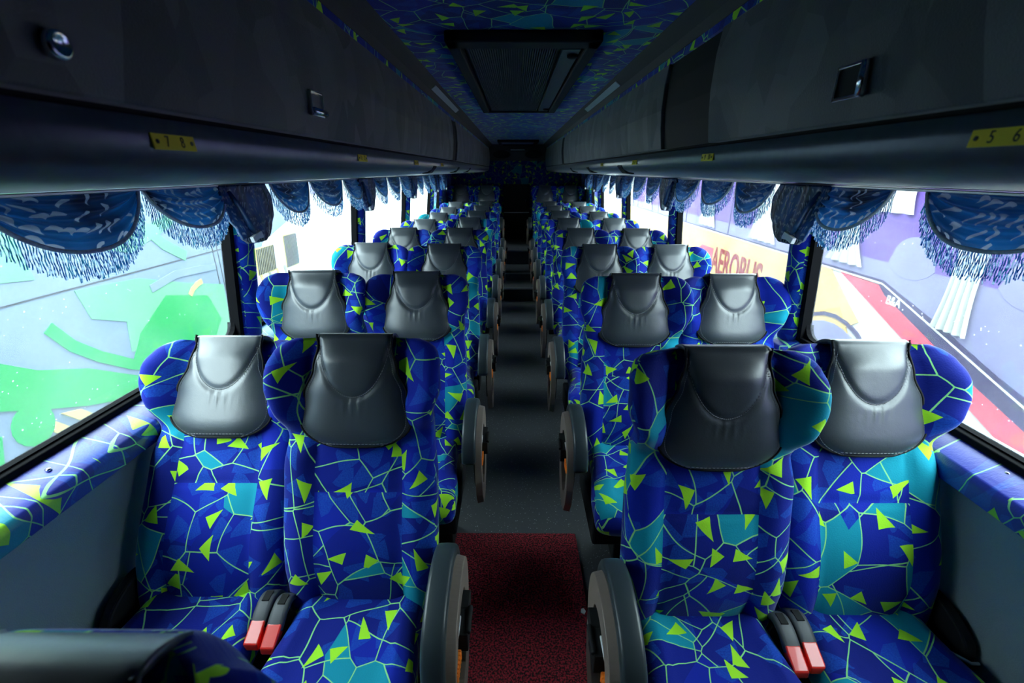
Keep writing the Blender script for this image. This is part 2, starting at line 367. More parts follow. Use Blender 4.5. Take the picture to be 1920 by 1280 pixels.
PIL = {-1: [.42, 1.86, 3.35, 4.85, 6.30, 7.05], 1: [.36, 1.84, 3.39, 4.94, 6.42, 7.20]}
SN = {-1: 'left', 1: 'right'}
uvw = lambda p, n, c: (p.y, p.z + abs(p.x))
for s in (-1, 1):
    sn = SN[s]
    # lower side panel, ledge, gutter beside the glass
    xi = wx(s, .94) - s * (.10 if s < 0 else .075)
    wall = struct(MB().prism([(xi + s*.05, 0), (xi + s*.05, .87), (xi + s*.3, .87), (xi + s*.3, 0)], 'y', YF, YB).obj('wall_' + sn, PANEL, uv=uvw))
    pr = []
    zt = .945
    prof = [(wx(s, zt), zt), (xi + s*.03, .922), (xi + s*.01, .912), (xi, .895), (xi, .855), (xi + s*.02, .848), (wx(s, zt) , .85)]
    led = MB().prism(prof, 'y', YF, 7.12 if s < 0 else 7.28).obj('window_ledge', FABL, smooth=True, bevel=.004, uv=lambda p, n, c, s=s: (p.y, abs(p.x) * .9 - p.z))
    struct(led); led.name = 'trim_ledge_' + sn
    for yk in [.9, 1.45, 2.3, 3.1, 4.2]:
        sm = MB(); sm.rings([[(xi + s*.06 + r*math.cos(a*PI/5), yk + r*math.sin(a*PI/5), .932 + h) for a in range(10)] for r, h in ((.007, 0), (.006, .004), (.002, .006))])
        sm.obj('screw_cap', CHROME, led, smooth=True)
    g = MB().prism([(wx(s, zt) - s*.008, zt - .004), (wx(s, zt) - s*.006, zt + .014), (wx(s, zt) + s*.03, zt + .018), (wx(s, zt) + s*.03, zt - .004)], 'y', YF, YB)
    struct(g.obj('trim_sill_' + sn, RUBBER, bevel=.003))
    # wall under the glass outside and solid wall behind the last window
    ye = PIL[s][-1] + .05
    struct(MB().prism([(wx(s, 2.1) + s*.02, 2.1), (wx(s, .3) + s*.02, .3), (wx(s, .3) + s*.1, .3), (wx(s, 2.1) + s*.1, 2.1)], 'y', ye, YB).obj('wall_' + sn + '_rear', FAB, uv=uvw))
    struct(MB().prism([(wx(s, 2.1) + s*.02, 2.1), (wx(s, 1.66) + s*.02, 1.66), (wx(s, 1.66) + s*.08, 1.66), (wx(s, 2.1) + s*.08, 2.1)], 'y', YF, ye).obj('wall_' + sn + '_upper', BLACK))
    # pillars
    for i, y in enumerate(PIL[s]):
        pb = MB()
        rings = []
        for z in [.93 + .7 * k / 8 for k in range(9)]:
            x = wx(s, z)
            r = []
            for k in range(14):
                a = k / 13 * PI
                r.append((x + s*.02 - s * .062 * math.sin(a) ** .7, y + .058 * math.cos(a), z))
            rings.append(r)
        pb.rings(rings)
        struct(pb.obj('trim_pillar_' + sn, FAB, smooth=True, uv=lambda p, n, c, y=y, s=s: (p.y + (math.copysign(abs(wx(s, p.z)) - abs(p.x), c.y - y) if abs(n.y) > .8 else 0), p.z)))
    # windows: rubber frame and glass pane
    ys = [YF] + PIL[s] if s else []
    for i in range(len(ys) - 1):
        y0, y1 = ys[i], ys[i + 1]
        x = lambda z: wx(s, z) + s*.03
        fr = MB()
        for (a, b) in ((y0, y0 + .055), (y1 - .082, y1 - .03)):
            fr.prism([(x(.95) - s*.035, .95), (x(1.66) - s*.035, 1.66), (x(1.66) + s*.004, 1.66), (x(.95) + s*.004, .95)], 'y', a, b)
        fr.prism([(x(.95) - s*.02, .95), (x(.965) - s*.02, .965), (x(.965) + s*.004, .965), (x(.95) + s*.004, .95)], 'y', y0, y1)
        fr.prism([(x(1.63) - s*.02, 1.63), (x(1.66) - s*.02, 1.66), (x(1.66) + s*.03, 1.66), (x(1.63) + s*.03, 1.63)], 'y', y0, y1)
        # rounded lower corner gusset
        for (yc, sg) in ((y1 - .082, -1), (y0 + .055, 1)):
            pts = [(yc, .965), (yc + sg*.05, .965)] + [(yc + sg*.05*(1 - math.sin(a)), .965 + .05*(1 - math.cos(a))) for a in (.4, .8, 1.2)] + [(yc, 1.015)]
            fr.prism(pts, 'x', x(.97) - s*.02, x(.97) + s*.01)
        w = struct(fr.obj('window_%d' % (i + 1 + (0 if s < 0 else 6)), RUBBER))
        pn = MB().prism([(x(.93), .93), (x(1.68), 1.68), (x(1.68) + s*.005, 1.68), (x(.93) + s*.005, .93)], 'y', y0, y1)
        pn.f = [f for f in pn.f]
        # single sheet pane
        pn = MB().add([(x(.93), y0, .93), (x(.93), y1, .93), (x(1.68), y1, 1.68), (x(1.68), y0, 1.68)], [(0, 1, 2, 3)])
        pn.obj('pane', GLASS, w)

# opaque walls added unseen behind the viewer to shut out light from the front
struct(MB().box(-1.4, 1.4, YF - .08, YF, 0, 2.14).obj('wall_front', BLACK))
for s in (-1, 1):
    struct(MB().prism([(wx(s, 2.1) + s*.02, 2.1), (wx(s, .9) + s*.02, .9), (wx(s, .9) + s*.1, .9), (wx(s, 2.1) + s*.1, 2.1)], 'y', YF, .2).obj('wall_%s_front' % SN[s], BLACK))  # added cover over the foremost windows, keeps the nearest seats dark
# outer skin of the coach below the windows
for s in (-1, 1):
    struct(MB().prism([(s*1.24, -.95), (s*1.24, .90), (s*1.28, .90), (s*1.28, -.95)], 'y', YF - .6, YB + .6).obj('wall_%s_skin' % SN[s], P_SKIN))
# rear wall
struct(MB().box(-1.4, 1.4, 8.5, 8.56, 0, 2.14).obj('wall_rear_light_seal', BLACK))  # black sheet added behind the rear wall to stop daylight leaking in
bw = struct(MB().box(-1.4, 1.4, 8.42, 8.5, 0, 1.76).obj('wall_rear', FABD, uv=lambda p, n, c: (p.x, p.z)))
pl = MB().prism([(AX - .56, 1.76), (AX + .56, 1.76), (AX + .45, 2.03), (AX - .45, 2.03)], 'y', 8.40, 8.5).obj('upper_panel', COVE, bw, bevel=.01)
for dx in (-.27, .27):
    sp = MB(); sp.rings([[(AX + dx + rx*math.cos(a*PI/12), 8.40 - h, 1.86 + rz*math.sin(a*PI/12)) for a in range(24)] for rx, rz, h in ((.15, .065, -.01), (.15, .065, .012), (.135, .052, .016), (.125, .045, .004))])
    sp.obj('speaker', BLACK, bw, smooth=True)
MB().box(AX - .12, AX + .12, 8.385, 8.40, 1.925, 1.94).obj('lamp', LENS, bw, bevel=.003)
dr = MB(); dr.box(-.205, .255, 8.37, 8.42, .47, 1.38)
o = struct(dr.obj('door_1', BLACK, bevel=.008))
MB().box(-.2, .25, 8.355, 8.368, .90, .915).obj('door_rail', ALU, o, bevel=.003)
MB().tube([(.19, 8.34, .98), (.19, 8.33, 1.0), (.19, 8.33, 1.12), (.19, 8.34, 1.14)], .008).obj('door_handle', CHROME, o, smooth=True)

# ceiling hatches
def hatch(name, x0, x1, y0, y1, label, big):
    t = empty(name, ((x0 + x1) / 2, (y0 + y1) / 2, 2.02)); tag(t, label, 'ceiling vent', None)
    cx, cy = (x0 + x1) / 2, (y0 + y1) / 2
    hx, hy = (x1 - x0) / 2, (y1 - y0) / 2
    w = .045 if big else .05
    f = MB()
    for a, b, c_, d_ in ((-hx, hx, -hy, -hy + w * 2), (-hx, hx, hy - w, hy), (-hx, -hx + w, -hy, hy), (hx - w, hx, -hy, hy)):
        f.box(a, b, c_, d_, -.035, 0)
    f.obj('frame', BLACK, t, bevel=.006)
    MB().box(-hx + w, hx - w, -hy + w, hy - w, -.012, -.002).obj('backing', BLACK if big else FAB, t)
    if big:
        f = MB()
        f.box(hx - w - .075, hx - w - .01, -hy + .12, hy - w - .02, -.03, -.012)
        f.obj('side_plate', DGREY, t, bevel=.003)
        n = 38; xa, xb = -hx + w + .02, hx - w - .09
        r0 = None
        for k in range(n):
            x = xa + (xb - xa) * k / (n - 1)
            if r0 is None:
                r0 = MB().box(-.0028, .0028, -hy + .11, hy - w - .02, -.027, -.012).obj('slat', COVE, t, loc=(x, 0, 0))
            else:
                c2 = r0.copy(); C.objects.link(c2); c2.parent = t; c2.location.x = x
        for yk in (-hy + .2, hy - .2):
            kn = MB(); kn.rings([[(hx - w - .03 + r*math.cos(a*PI/6), yk + r*math.sin(a*PI/6), z) for a in range(12)] for r, z in ((.02, -.03), (.02, -.038), (.012, -.041))])
            kn.obj('latch_knob', BLACK, t)
    return t
hatch('ceiling_vent', AX - .27, AX + .24, 1.70, 3.62, 'long black ribbed air return grille set in the patterned ceiling above the aisle', True)
hatch('roof_hatch', AX - .30, AX + .30, 7.15, 8.2, 'shallow framed roof hatch at the rear end of the patterned ceiling', False)

# ------------------------------------------------------------------ luggage racks
def text_mesh(txt, size, m, xs=1.0, ext=.0008, name='lettering', bold=0.):
    cu = D.curves.new(name, 'FONT'); cu.body = txt; cu.size = size; cu.extrude = ext; cu.offset = bold; cu.align_x = 'CENTER'; cu.align_y = 'CENTER'
    o = D.objects.new(name, cu); C.objects.link(o)
    dg = bpy.context.evaluated_depsgraph_get(); me = D.meshes.new_from_object(o.evaluated_get(dg))
    C.objects.unlink(o); D.objects.remove(o)
    for v in me.vertices: v.co.x *= xs
    me.name = name; me.materials.clear(); me.materials.append(m)
    return me
def rack(s):
    sn = SN[s]
    t = empty('luggage_rack', (AX + s*.49, 3, 1.665))
    tag(t, ('charcoal cloth luggage rack over the left windows, its doors in one long run' if s < 0 else
            'charcoal cloth luggage rack over the right windows, broken by a black panel'), 'luggage rack', 'overhead luggage racks')
    inv = Matrix.Translation(-Vector(t.location))
    def put(mb, name, m, **k):
        mb.v = [tuple(inv @ Vector(v)) for v in mb.v]; return mb.obj(name, m, t, **k)
    X = lambda hw: AX + s * hw
    # body: sloping lining beside the ceiling, floor of the rack curving out to the glass
    body = [(X(.434), 2.05), (X(.434), 2.018), (X(.44), 2.012), (X(.474), 1.985), (X(.487), 1.962), (X(.50), 1.962), (X(.50), 2.05)]
    put(MB().prism(body, 'y', YF, 8.42), 'cove_lining', COVE, smooth=False)
    put(MB().prism([(X(.4895), 1.967), (X(.4895), 1.942), (X(.505), 1.942), (X(.505), 1.967)], 'y', YF, 8.42), 'cove_piping', FAB, uv=lambda p, n, c: (p.y, p.z * 1.0 + p.x))
    put(MB().prism([(X(.52), 2.05), (X(.52), 1.6), (X(1.2), 1.56), (X(1.2), 2.05)], 'y', YF, 8.42), 'rack_box', BLACK)
    wxo = wx(s, 1.555)
    vp = [(X(.492), 1.662), (X(.4925), 1.640), (X(.495), 1.622), (X(.505), 1.606), (X(.53), 1.594), (X(.59), 1.583), (X(.70), 1.573), (X(.85), 1.566), (X(.98), 1.562), (wxo - s*.045, 1.556), (wxo - s*.04, 1.575), (X(.52), 1.662)]
    ve = put(MB().prism(vp, 'y', YF, 8.42), 'valance', VAL, smooth=True)
    # doors
    if s < 0: doors = [(YF, 3.50), (3.74, 8.42)]; gaps = [(3.505, 3.735)]
    else: doors = [(YF, 1.37), (1.80, 5.28), (5.52, 8.42)]; gaps = [(1.375, 1.795), (5.285, 5.515)]
    dprof = lambda o_: [(X(.489 - o_), 1.672), (X(.480 - o_), 1.74), (X(.476 - o_), 1.80), (X(.479 - o_), 1.88), (X(.488 - o_), 1.943), (X(.52), 1.943), (X(.52), 1.672)]
    for a, b in doors:
        put(MB().prism(dprof(0), 'y', a, b), 'locker_door', CLOTH, smooth=False, bevel=.003)
    for a, b in gaps:
        put(MB().prism(dprof(-.012), 'y', a, b), 'gap_panel', BLACK)
    # latches
    lat = [(.50, 1.712, 1), (1.11, 1.736, 0)] if s < 0 else [(.80, 1.728, 2)]
    for y, z, kind in lat:
        x = X(.478)
        n = -s
        f = MB()
        if kind == 1:
            f.rings([[(x + n*h, y + r*math.cos(a*PI/10), z + r*math.sin(a*PI/10)) for a in range(20)] for r, h in ((.013, -.003), (.013, .006), (.009, .008), (.007, .003))])
            lo = put(f, 'door_latch', CHROME, smooth=True)
        else:
            hw, hh = (.034, .025) if kind == 0 else (.034, .025)
            f.box(min(x, x+n*.006), max(x, x+n*.006), y-hw, y+hw, z-hh, z-hh+.006)
            f.box(min(x, x+n*.006), max(x, x+n*.006), y-hw, y+hw, z+hh-.004, z+hh)
            f.box(min(x, x+n*.006), max(x, x+n*.006), y-hw, y-hw+.005, z-hh, z+hh)
            f.box(min(x, x+n*.006), max(x, x+n*.006), y+hw-.005, y+hw, z-hh, z+hh)
            lo = put(f, 'door_latch', CHROME, bevel=.001)
            MB().add([tuple(inv @ Vector(v)) for v in [(x+n*.001, y-hw+.004, z-hh+.004), (x+n*.001, y+hw-.004, z-hh+.004), (x+n*.001, y+hw-.004, z+hh-.003), (x+n*.001, y-hw+.004, z+hh-.003)]], [(0,1,2,3)]).obj('latch_recess', ALU if kind == 0 else BLACK, lo)
            if kind == 0:
                MB().tube([tuple(inv @ Vector(v)) for v in [(x+n*.008, y-hw+.002, z-hh+.009), (x+n*.008, y+hw-.002, z-hh+.009)]], .0075, 10).obj('latch_bar', CHROME, lo, smooth=True)
            else:
                MB().tube([tuple(inv @ Vector(v)) for v in [(x+n*.006, y-hw+.004, z-hh+.002), (x+n*.006, y-hw+.004, z+hh-.001)]], .006, 10).obj('latch_bar', CHROME, lo, smooth=True)
    # cove lamp strip
    y0, y1 = (2.6, 3.6) if s < 0 else (2.5, 3.55)
    lm = put(MB().prism([(X(.445), 2.006), (X(.468), 1.988), (X(.466), 1.984), (X(.442), 2.002)], 'y', y0, y1), 'lamp_strip', LENS, bevel=.001)
    # number plates
    nums = ([('7', '8'), ('11', '12'), ('15', '16'), ('19', '20')] if s < 0 else [('5', '6'), ('9', '10'), ('13', '14'), ('17', '18')])
    py = [.65, 1.44, 2.22, 3.0] if s < 0 else [.543, 1.36, 2.18, 3.0]
    for k, (pair, y) in enumerate(zip(nums, py)):
        z = 1.6345
        x = X(.4915)
        hl = .040
        q = MB().box(-hl, hl, -.0095, .0095, -.001, .001)
        po = q.obj('number_plate', YEL, t, bevel=.0005)
        R = Matrix(((0, 0, -s), (-s * -1 if s < 0 else -1, 0, 0), (0, 1, 0)))
        # text runs along the rack as read from the aisle
        ex = Vector((0, 1, 0)) if s < 0 else Vector((0, -1, 0)); ey = Vector((s * .10, 0, 1)).normalized(); ez = ex.cross(ey)
        Mx = Matrix((ex, ey, ez)).transposed().to_4x4()
        po.matrix_local = Matrix.Translation(Vector((x - s*.002, y, z)) - Vector(t.location)) @ Mx
        for dx, tx in ((-.014, pair[0]), (.014, pair[1])):
            link(D.objects.new('lettering', text_mesh(tx, .019, INK, .8, .0003)), po, (dx, 0, .0012))
        for dx in (-.032, .032):
            MB().rings([[(dx + r*math.cos(a*PI/6), r*math.sin(a*PI/6), zz) for a in range(12)] for r, zz in ((.0028, 0), (.0028, .0018), (.001, .0022))]).obj('rivet', INK, po)
    # small reading light pods under the plates
    for y in ([2.75, 3.9, 4.9] if s < 0 else [2.5, 3.6, 4.7]):
        put(MB().prism([(X(.489), 1.622), (X(.52), 1.587), (X(.56), 1.583), (X(.56), 1.60), (X(.50), 1.63)], 'y', y - .05, y + .05), 'reading_light', BLACK, bevel=.004)
    if s < 0:
        f = MB(); f.rings([[(X(.497) - s*0 + .006 - h, .17 + r*math.cos(a*PI/8), 1.618 + r*math.sin(a*PI/8) * .8) for a in range(16)] for r, h in ((.02, 0), (.02, -.006), (.01, -.007))])
        put(f, 'air_nozzle', BLACK)
    # curtain rail below
    r = MB(); xr = wxo - s*.05
    r.box(min(xr, xr - s*.012), max(xr, xr - s*.012), YF, 7.1, 1.548, 1.556)
    tag(r.obj('curtain_rail', ALU, bevel=.002), 'thin metal curtain rail along the %s windows, under the luggage rack' % sn, 'curtain rail', 'curtain rails')
rack(-1); rack(1)

# ------------------------------------------------------------------ seats
HZ = .52
BL = .695
W_TAB = [(-.09, .19), (0, .202), (.08, .210), (.33, .208), (.43, .198), (.50, .206), (.57, .226), (.63, .224), (.665, .214), (.685, .192), (.695, .165)]
T_TAB = [(-.09, .08), (.05, .12), (.4, .11), (.6, .10), (.66, .085), (.685, .055), (.695, .02)]
def ring_pt(z, x):                          # offset of the front surface
    w = lerp_tab(W_TAB, z); a = abs(x) / w
    y = -.024 * math.exp(-((z - .14) / .13) ** 2) * (1 - a * a * .6)
    y -= .022 * sst((a - .5) / .3) * sst((.46 - z) / .1)
    k = sst((z - .42) / .1) * (1 - .5 * sst((z - .60) / .09))
    y -= .082 * sst((a - .45) / .5) * k
    return y
def back_mesh():
    mb = MB(); rings = []
    N = 76
    zs = [-.09 + (.785) * k / 70 for k in range(71)]
    for z in zs:
        w = lerp_tab(W_TAB, z); T = lerp_tab(T_TAB, z)
        r = []
        for k in range(N):
            a = k / N * 2 * PI; c, s = math.cos(a), math.sin(a)
            x = w * math.copysign(abs(c) ** .62, c); y = T / 2 * math.copysign(abs(s) ** .55, s)
            yy = y + .055 + ring_pt(z, x)
            if y < 0:
                f = sst(-y / (T / 2) * 1.3)
                gr = 0
                if z < .45: gr = max(gr, math.exp(-((abs(x) - .112) / .0055) ** 2) * sst((.45 - z) / .08))
                if abs(x) < .118: gr = max(gr, math.exp(-((z - .285) / .006) ** 2))
                gr = max(gr, .8 * math.exp(-((abs(x) - .125) / .006) ** 2) * sst((z - .45) / .05))
                yy += .011 * gr * f
            r.append((x, yy, z))
        rings.append(r)
    mb.rings(rings)
    def uv(p, n, c):
        ox = 0
        if abs(c.x) < .112 and n.y < -.3: ox = .31 if c.z < .285 else (.77 if c.z < .47 else 1.3)
        u = (p.x + ox) if abs(n.y) > .45 else p.x + math.copysign(p.y - .0, c.x) + ox
        return (u, p.z + ox * .6)
    me = mb.mesh('backrest', FAB, smooth=True, uv=uv)
    return me
PAD_W = [(0, .100), (.10, .096), (.3, .110), (.52, .136), (.75, .148), (.88, .138), (.96, .105), (1.0, .055)]
def pad_fn(u, s, off=0.):
    x = (u * 2 - 1)
    hw = lerp_tab(PAD_W, s) if s > 0 else .098
    if s > .75: hw = .148 * math.sqrt(max(0.0, 1 - ((s - .75) / .262) ** 2.2)) 
    X = x * hw
    z = BL + .012 - max(s, 0) * .302
    zc = min(z, .655)
    y = ring_pt(min(zc, .66), X * .6) * .6 + .002
    puff = .026 * (1 - abs(x) ** 3.5) * sst((s) / .25) * (1 if s < .8 else math.sqrt(max(0, 1 - ((s - .8) / .2) ** 2)))
    y -= .012 + puff
    e = (X / .095) ** 2 + ((s + .02) / .56) ** 2
    y += .005 * math.exp(-((math.sqrt(e) - 1) / .05) ** 2)
    y += .002 * math.sin(X * 300 + s * 9) * math.exp(-((s - .62) / .07) ** 2) * math.exp(-((X) / .03) ** 2)
    return [X, y, z]
def pad_mesh():
    mb = MB(); nu, nv = 40, 44
    front = [[None] * (nu + 1) for _ in range(nv + 8)]
    rows = []
    # part folded over the top of the backrest
    for k in range(7):
        a = (6 - k) / 6
        r = []
        for i in range(nu + 1):
            X, y, z = pad_fn(i / nu, 0)
            r.append((X, y + .062 * a + .010, z + .006 * math.sin(a * PI) - .012 * a))
        rows.append(r)
    for j in range(1, nv + 1):
        rows.append([tuple(pad_fn(i / nu, j / nv)) for i in range(nu + 1)])
    nr = len(rows); vs = [v for r in rows for v in r]
    bk = [(v[0] * .97, v[1] + .012 if i >= 7 * (nu + 1) else v[1], v[2] - (0 if i >= 7 * (nu + 1) else .012)) for i, v in enumerate(vs)]
    n0 = len(vs); fs = []
    W = nu + 1
    for j in range(nr - 1):
        for i in range(nu):
            a = j * W + i
            fs.append((a, a + 1, a + W + 1, a + W)); fs.append((n0 + a, n0 + a + W, n0 + a + W + 1, n0 + a + 1))
    for j in range(nr - 1):
        a = j * W; fs.append((a, a + W, n0 + a + W, n0 + a)); b = j * W + nu; fs.append((b, n0 + b, n0 + b + W, b + W))
    for i in range(nu):
        fs.append((i, n0 + i, n0 + i + 1, i + 1)); a = (nr - 1) * W + i; fs.append((a, a + 1, n0 + a + 1, n0 + a))
    mb.add(vs + bk, fs)
    return mb.mesh('head_pad', LEATHER, smooth=True)
def piping_mesh():
    path = []
    for k in range(31): p = pad_fn(0, k / 30 * .985); path.append(p)
    for k in range(1, 10): path.append(pad_fn(k / 10, .985))
    for k in range(30, -1, -1): path.append(pad_fn(1, k / 30 * .985))
    path = [(p[0], p[1] - .001, p[2]) for p in path]
    return MB().tube(path, .0032, 6).mesh('piping', BLACK, smooth=True)
def stitch_mesh():
    mb = MB(); pts = []
    for k in range(61):
        a = PI * k / 60
        X = .095 * math.cos(a); s = -.02 + .56 * math.sin(a)
        if s < .05: continue
        hw = lerp_tab(PAD_W, s); u = (X / hw + 1) / 2
        if not 0 <= u <= 1: continue
        p = pad_fn(u, s); pts.append((p[0], p[1] - .0012, p[2]))
    for i in range(0, len(pts) - 1, 1):
        mb.tube([pts[i], tuple(.35 * a + .65 * b for a, b in zip(pts[i], pts[i + 1]))][::1], .0011, 4)
    # row of stitches inside the piping
    q = [pad_fn(.045, k / 60) for k in range(6, 60)] + [pad_fn(k / 20, .955) for k in range(2, 19)] + [pad_fn(.955, k / 60) for k in range(59, 6, -1)]
    for i in range(len(q) - 1):
        a, b = q[i], q[i + 1]
        mb.tube([(a[0], a[1] - .0012, a[2]), tuple(.4 * m_ + .6 * n_ - (.0012 if j == 1 else 0) for j, (m_, n_) in enumerate(zip(a, b)))], .0008, 4)
    return mb.mesh('stitching', STITCH)
def cushion_mesh():
    mb = MB(); rings = []
    N = 60
    L0, L1 = .09, -.43
    for j in range(41):
        k = j / 40; y = L0 + (L1 - L0) * k
        w = .172 + .034 * sst((k - .25) / .6)
        T = .15 - .02 * k
        e = min(1, (1 - k) / .10); endr = math.sqrt(max(0.02, 1 - (1 - e) ** 2))
        b = min(1, k / .05); endr *= .75 + .25 * b
        zt = HZ - .012 + .014 * k - .02 * sst((k - .85) / .15)
        r = []
        for i in range(N):
            a = i / N * 2 * PI; c, s = math.cos(a), math.sin(a)
            x = (w - .02 * (1 - endr)) * math.copysign(abs(c) ** .5, c); z = zt - T / 2 + T / 2 * endr * math.copysign(abs(s) ** .6, s)
            if s > 0:
                ax = abs(x) / w
                z += (-.014 + .022 * sst((ax - .45) / .3)) * (1 - .6 * k) * sst(s * 2)
                z -= .006 * math.exp(-((abs(x) - .115) / .006) ** 2) * sst(s * 2)
            r.append((x, y, z))
        rings.append(r)
    mb.rings(rings)
    def uv(p, n, c):
        if abs(n.z) > .5: return (p.x + .13, p.y + .2)
        if abs(n.y) > .5: return (p.x + .13, p.y - p.z)
        return (math.copysign(.22, c.x) + p.z + .7, p.y + .2)
    return mb.mesh('seat_cushion', FAB, smooth=True, uv=uv)
ARM_PATH = [(.035, .50), (.045, .58), (.035, .640), (.005, .683), (-.04, .702), (-.09, .704), (-.14, .694), (-.185, .674), (-.22, .642), (-.238, .60), (-.242, .555)]
def catm(pts, n=5):
    out = []
    for i in range(len(pts) - 1):
        p0 = pts[max(i - 1, 0)]; p1 = pts[i]; p2 = pts[i + 1]; p3 = pts[min(i + 2, len(pts) - 1)]
        for k in range(n):
            t = k / n
            out.append(tuple(.5 * ((2 * b) + (-a + c) * t + (2*a - 5*b + 4*c - d) * t*t + (-a + 3*b - 3*c + d) * t**3) for a, b, c, d in zip(p0, p1, p2, p3)))
    out.append(pts[-1]); return out
def arm_meshes(side):
    """armrest on the aisle side; x grows towards the aisle by side"""
    p = catm(ARM_PATH, 4)
    mb = MB(); rings = []
    for i, (y, z) in enumerate(p):
        a = p[max(i - 1, 0)]; b = p[min(i + 1, len(p) - 1)]
        ty, tz = b[0] - a[0], b[1] - a[1]; l = math.hypot(ty, tz); ny, nz = -tz / l, ty / l
        if i < len(p) / 2 and False: pass
        w, h = .027, .018
        if i in (0, len(p) - 1): w, h = .022, .012
        r = []
        for k in range(16):
            an = k / 16 * 2 * PI; c, s = math.cos(an), math.sin(an)
            xx = w * math.copysign(abs(c) ** .5, c); hh = h * math.copysign(abs(s) ** .5, s)
            r.append((xx, y + ny * hh, z + nz * hh))
        rings.append(r)
    mb.rings(rings)
    top = mb.mesh('armrest', DGREY, smooth=True)
    # taupe side shell: D-shaped ring following the arc, on the aisle side
    outer = [(y, z - .012) for y, z in p] + [(-.24, .46), (-.22, .38), (-.175, .31), (-.11, .28), (-.045, .30), (.01, .36), (.03, .44)]
    cy, cz = -.105, .50
    inner = [(cy + (y - cy) * .60, cz + (z - cz) * .62) for y, z in outer]
    mb = MB(); n = len(outer); x0, x1 = side * .022, side * .048
    vs = [(x0, *q) for q in outer] + [(x1, cy + (q[0] - cy) * .97, cz + (q[1] - cz) * .97) for q in outer] + [(x1 - side * .002, *q) for q in inner] + [(x0, *q) for q in inner]
    fs = []
    for k in range(n):
        k2 = (k + 1) % n
        for a in range(3): fs.append((a*n + k, a*n + k2, (a+1)*n + k2, (a+1)*n + k))
        fs.append((3*n + k, 3*n + k2, k2, k))
    mb.add(vs, fs)
    shell = mb.mesh('armrest_shell', BEIGE, smooth=False, bevel=.002)
    mb = MB(); q = [(y * 1.0, z) for y, z in inner]
    mb.prism([(cy + (y - cy) * 1.05, cz + (z - cz) * 1.05) for y, z in inner], 'x', side * .012, side * .026)
    inlay = mb.mesh('armrest_core', BLACK)
    return top, shell, inlay
def lever_mesh(side):
    mb = MB()
    x0, x1 = sorted((side * .024, side * .050))
    mb.box(x0, x1, -.225, -.165, .53, .557)
    for k in range(6): mb.box(x0 - .0015, x1 + .0015, -.221 + k * .010, -.216 + k * .010, .528, .559)
    return mb.mesh('recline_lever', ORANGE, bevel=.002)
def clip_mesh(side):
    mb = MB(); x0, x1 = sorted((side * .026, side * .066))
    mb.box(x0, x1, -.155, -.085, .535, .59); mb.box(x0 + .004, x1 - .004, -.085, -.03, .555, .588)
    mb.tube([(side * .066, -.15, .59), (side * .066, -.08, .59)], .007, 8)
    return mb.mesh('belt_buckle', BLACK, bevel=.004)
def tag_mesh(side):
    mb = MB(); x0, x1 = sorted((side * .028, side * .046)); mb.box(x0, x1, -.165, -.11, .590, .596)
    return mb.mesh('belt_tag', WHITE, bevel=.001)
def stalk_mesh():
    mb = MB(); rings = []
    path = catm([(.02, .43), (.0, .50), (-.03, .525), (-.065, .520), (-.10, .500)], 5)
    for i, (y, z) in enumerate(path):
        a = path[max(i-1, 0)]; b = path[min(i+1, len(path)-1)]; l = math.hypot(b[0]-a[0], b[1]-a[1]); ny, nz = -(b[1]-a[1])/l, (b[0]-a[0])/l
        r = []
        for k in range(14):
            an = k/14*2*PI; c, s = math.cos(an), math.sin(an)
            r.append((.021 * math.copysign(abs(c)**.5, c), y + ny*.009*math.copysign(abs(s)**.5, s), z + nz*.009*math.copysign(abs(s)**.5, s)))
        rings.append(r)
    mb.rings(rings)
    return mb.mesh('buckle_stalk', GREYLACE, smooth=True)
def slot_mesh():
    return MB().box(-.009, .009, -.052, -.022, .5335, .5365).mesh('stalk_slot', BLACK)
def button_mesh():
    mb = MB(); mb.prism([(-.092, .516), (-.142, .492), (-.142, .470), (-.092, .490)], 'x', -.019, .019)
    return mb.mesh('buckle_button', RED, bevel=.004)
def base_mesh():
    mb = MB(); mb.box(-.19, .19, -.30, .08, .24, .37); mb.box(-.065, .15, -.16, .02, .001, .25)
    return mb.mesh('seat_base', BLACK, bevel=.01)
def shell_mesh():
    mb = MB()
    mb.prism([(.055, -.05), (.085, -.06), (.10, .3), (.085, .60), (.07, .62)], 'x', -.165, .165)
    return mb.mesh('back_shell', BLACK, bevel=.015)
def sideguard_mesh(side):
    mb = MB(); p = catm([(.10, .47), (.06, .54), (.01, .555), (-.06, .535), (-.10, .50), (-.11, .44)], 4)
    mb.prism(p + [(.08, .40)], 'x', *sorted((side * .195, side * .225)))
    return mb.mesh('side_guard', BLACK, bevel=.006)
M_BACK, M_PAD, M_PIPE, M_ST, M_CUSH, M_BASE, M_SH = back_mesh(), pad_mesh(), piping_mesh(), stitch_mesh(), cushion_mesh(), base_mesh(), shell_mesh()
M_ARM = {s: arm_meshes(s) for s in (-1, 1)}; M_LEV = {s: lever_mesh(s) for s in (-1, 1)}; M_CLIP = {s: clip_mesh(s) for s in (-1, 1)}; M_TAG = {s: tag_mesh(s) for s in (-1, 1)}
M_STK, M_SLOT, M_BTN = stalk_mesh(), slot_mesh(), button_mesh(); M_SG = {s: sideguard_mesh(s) for s in (-1, 1)}

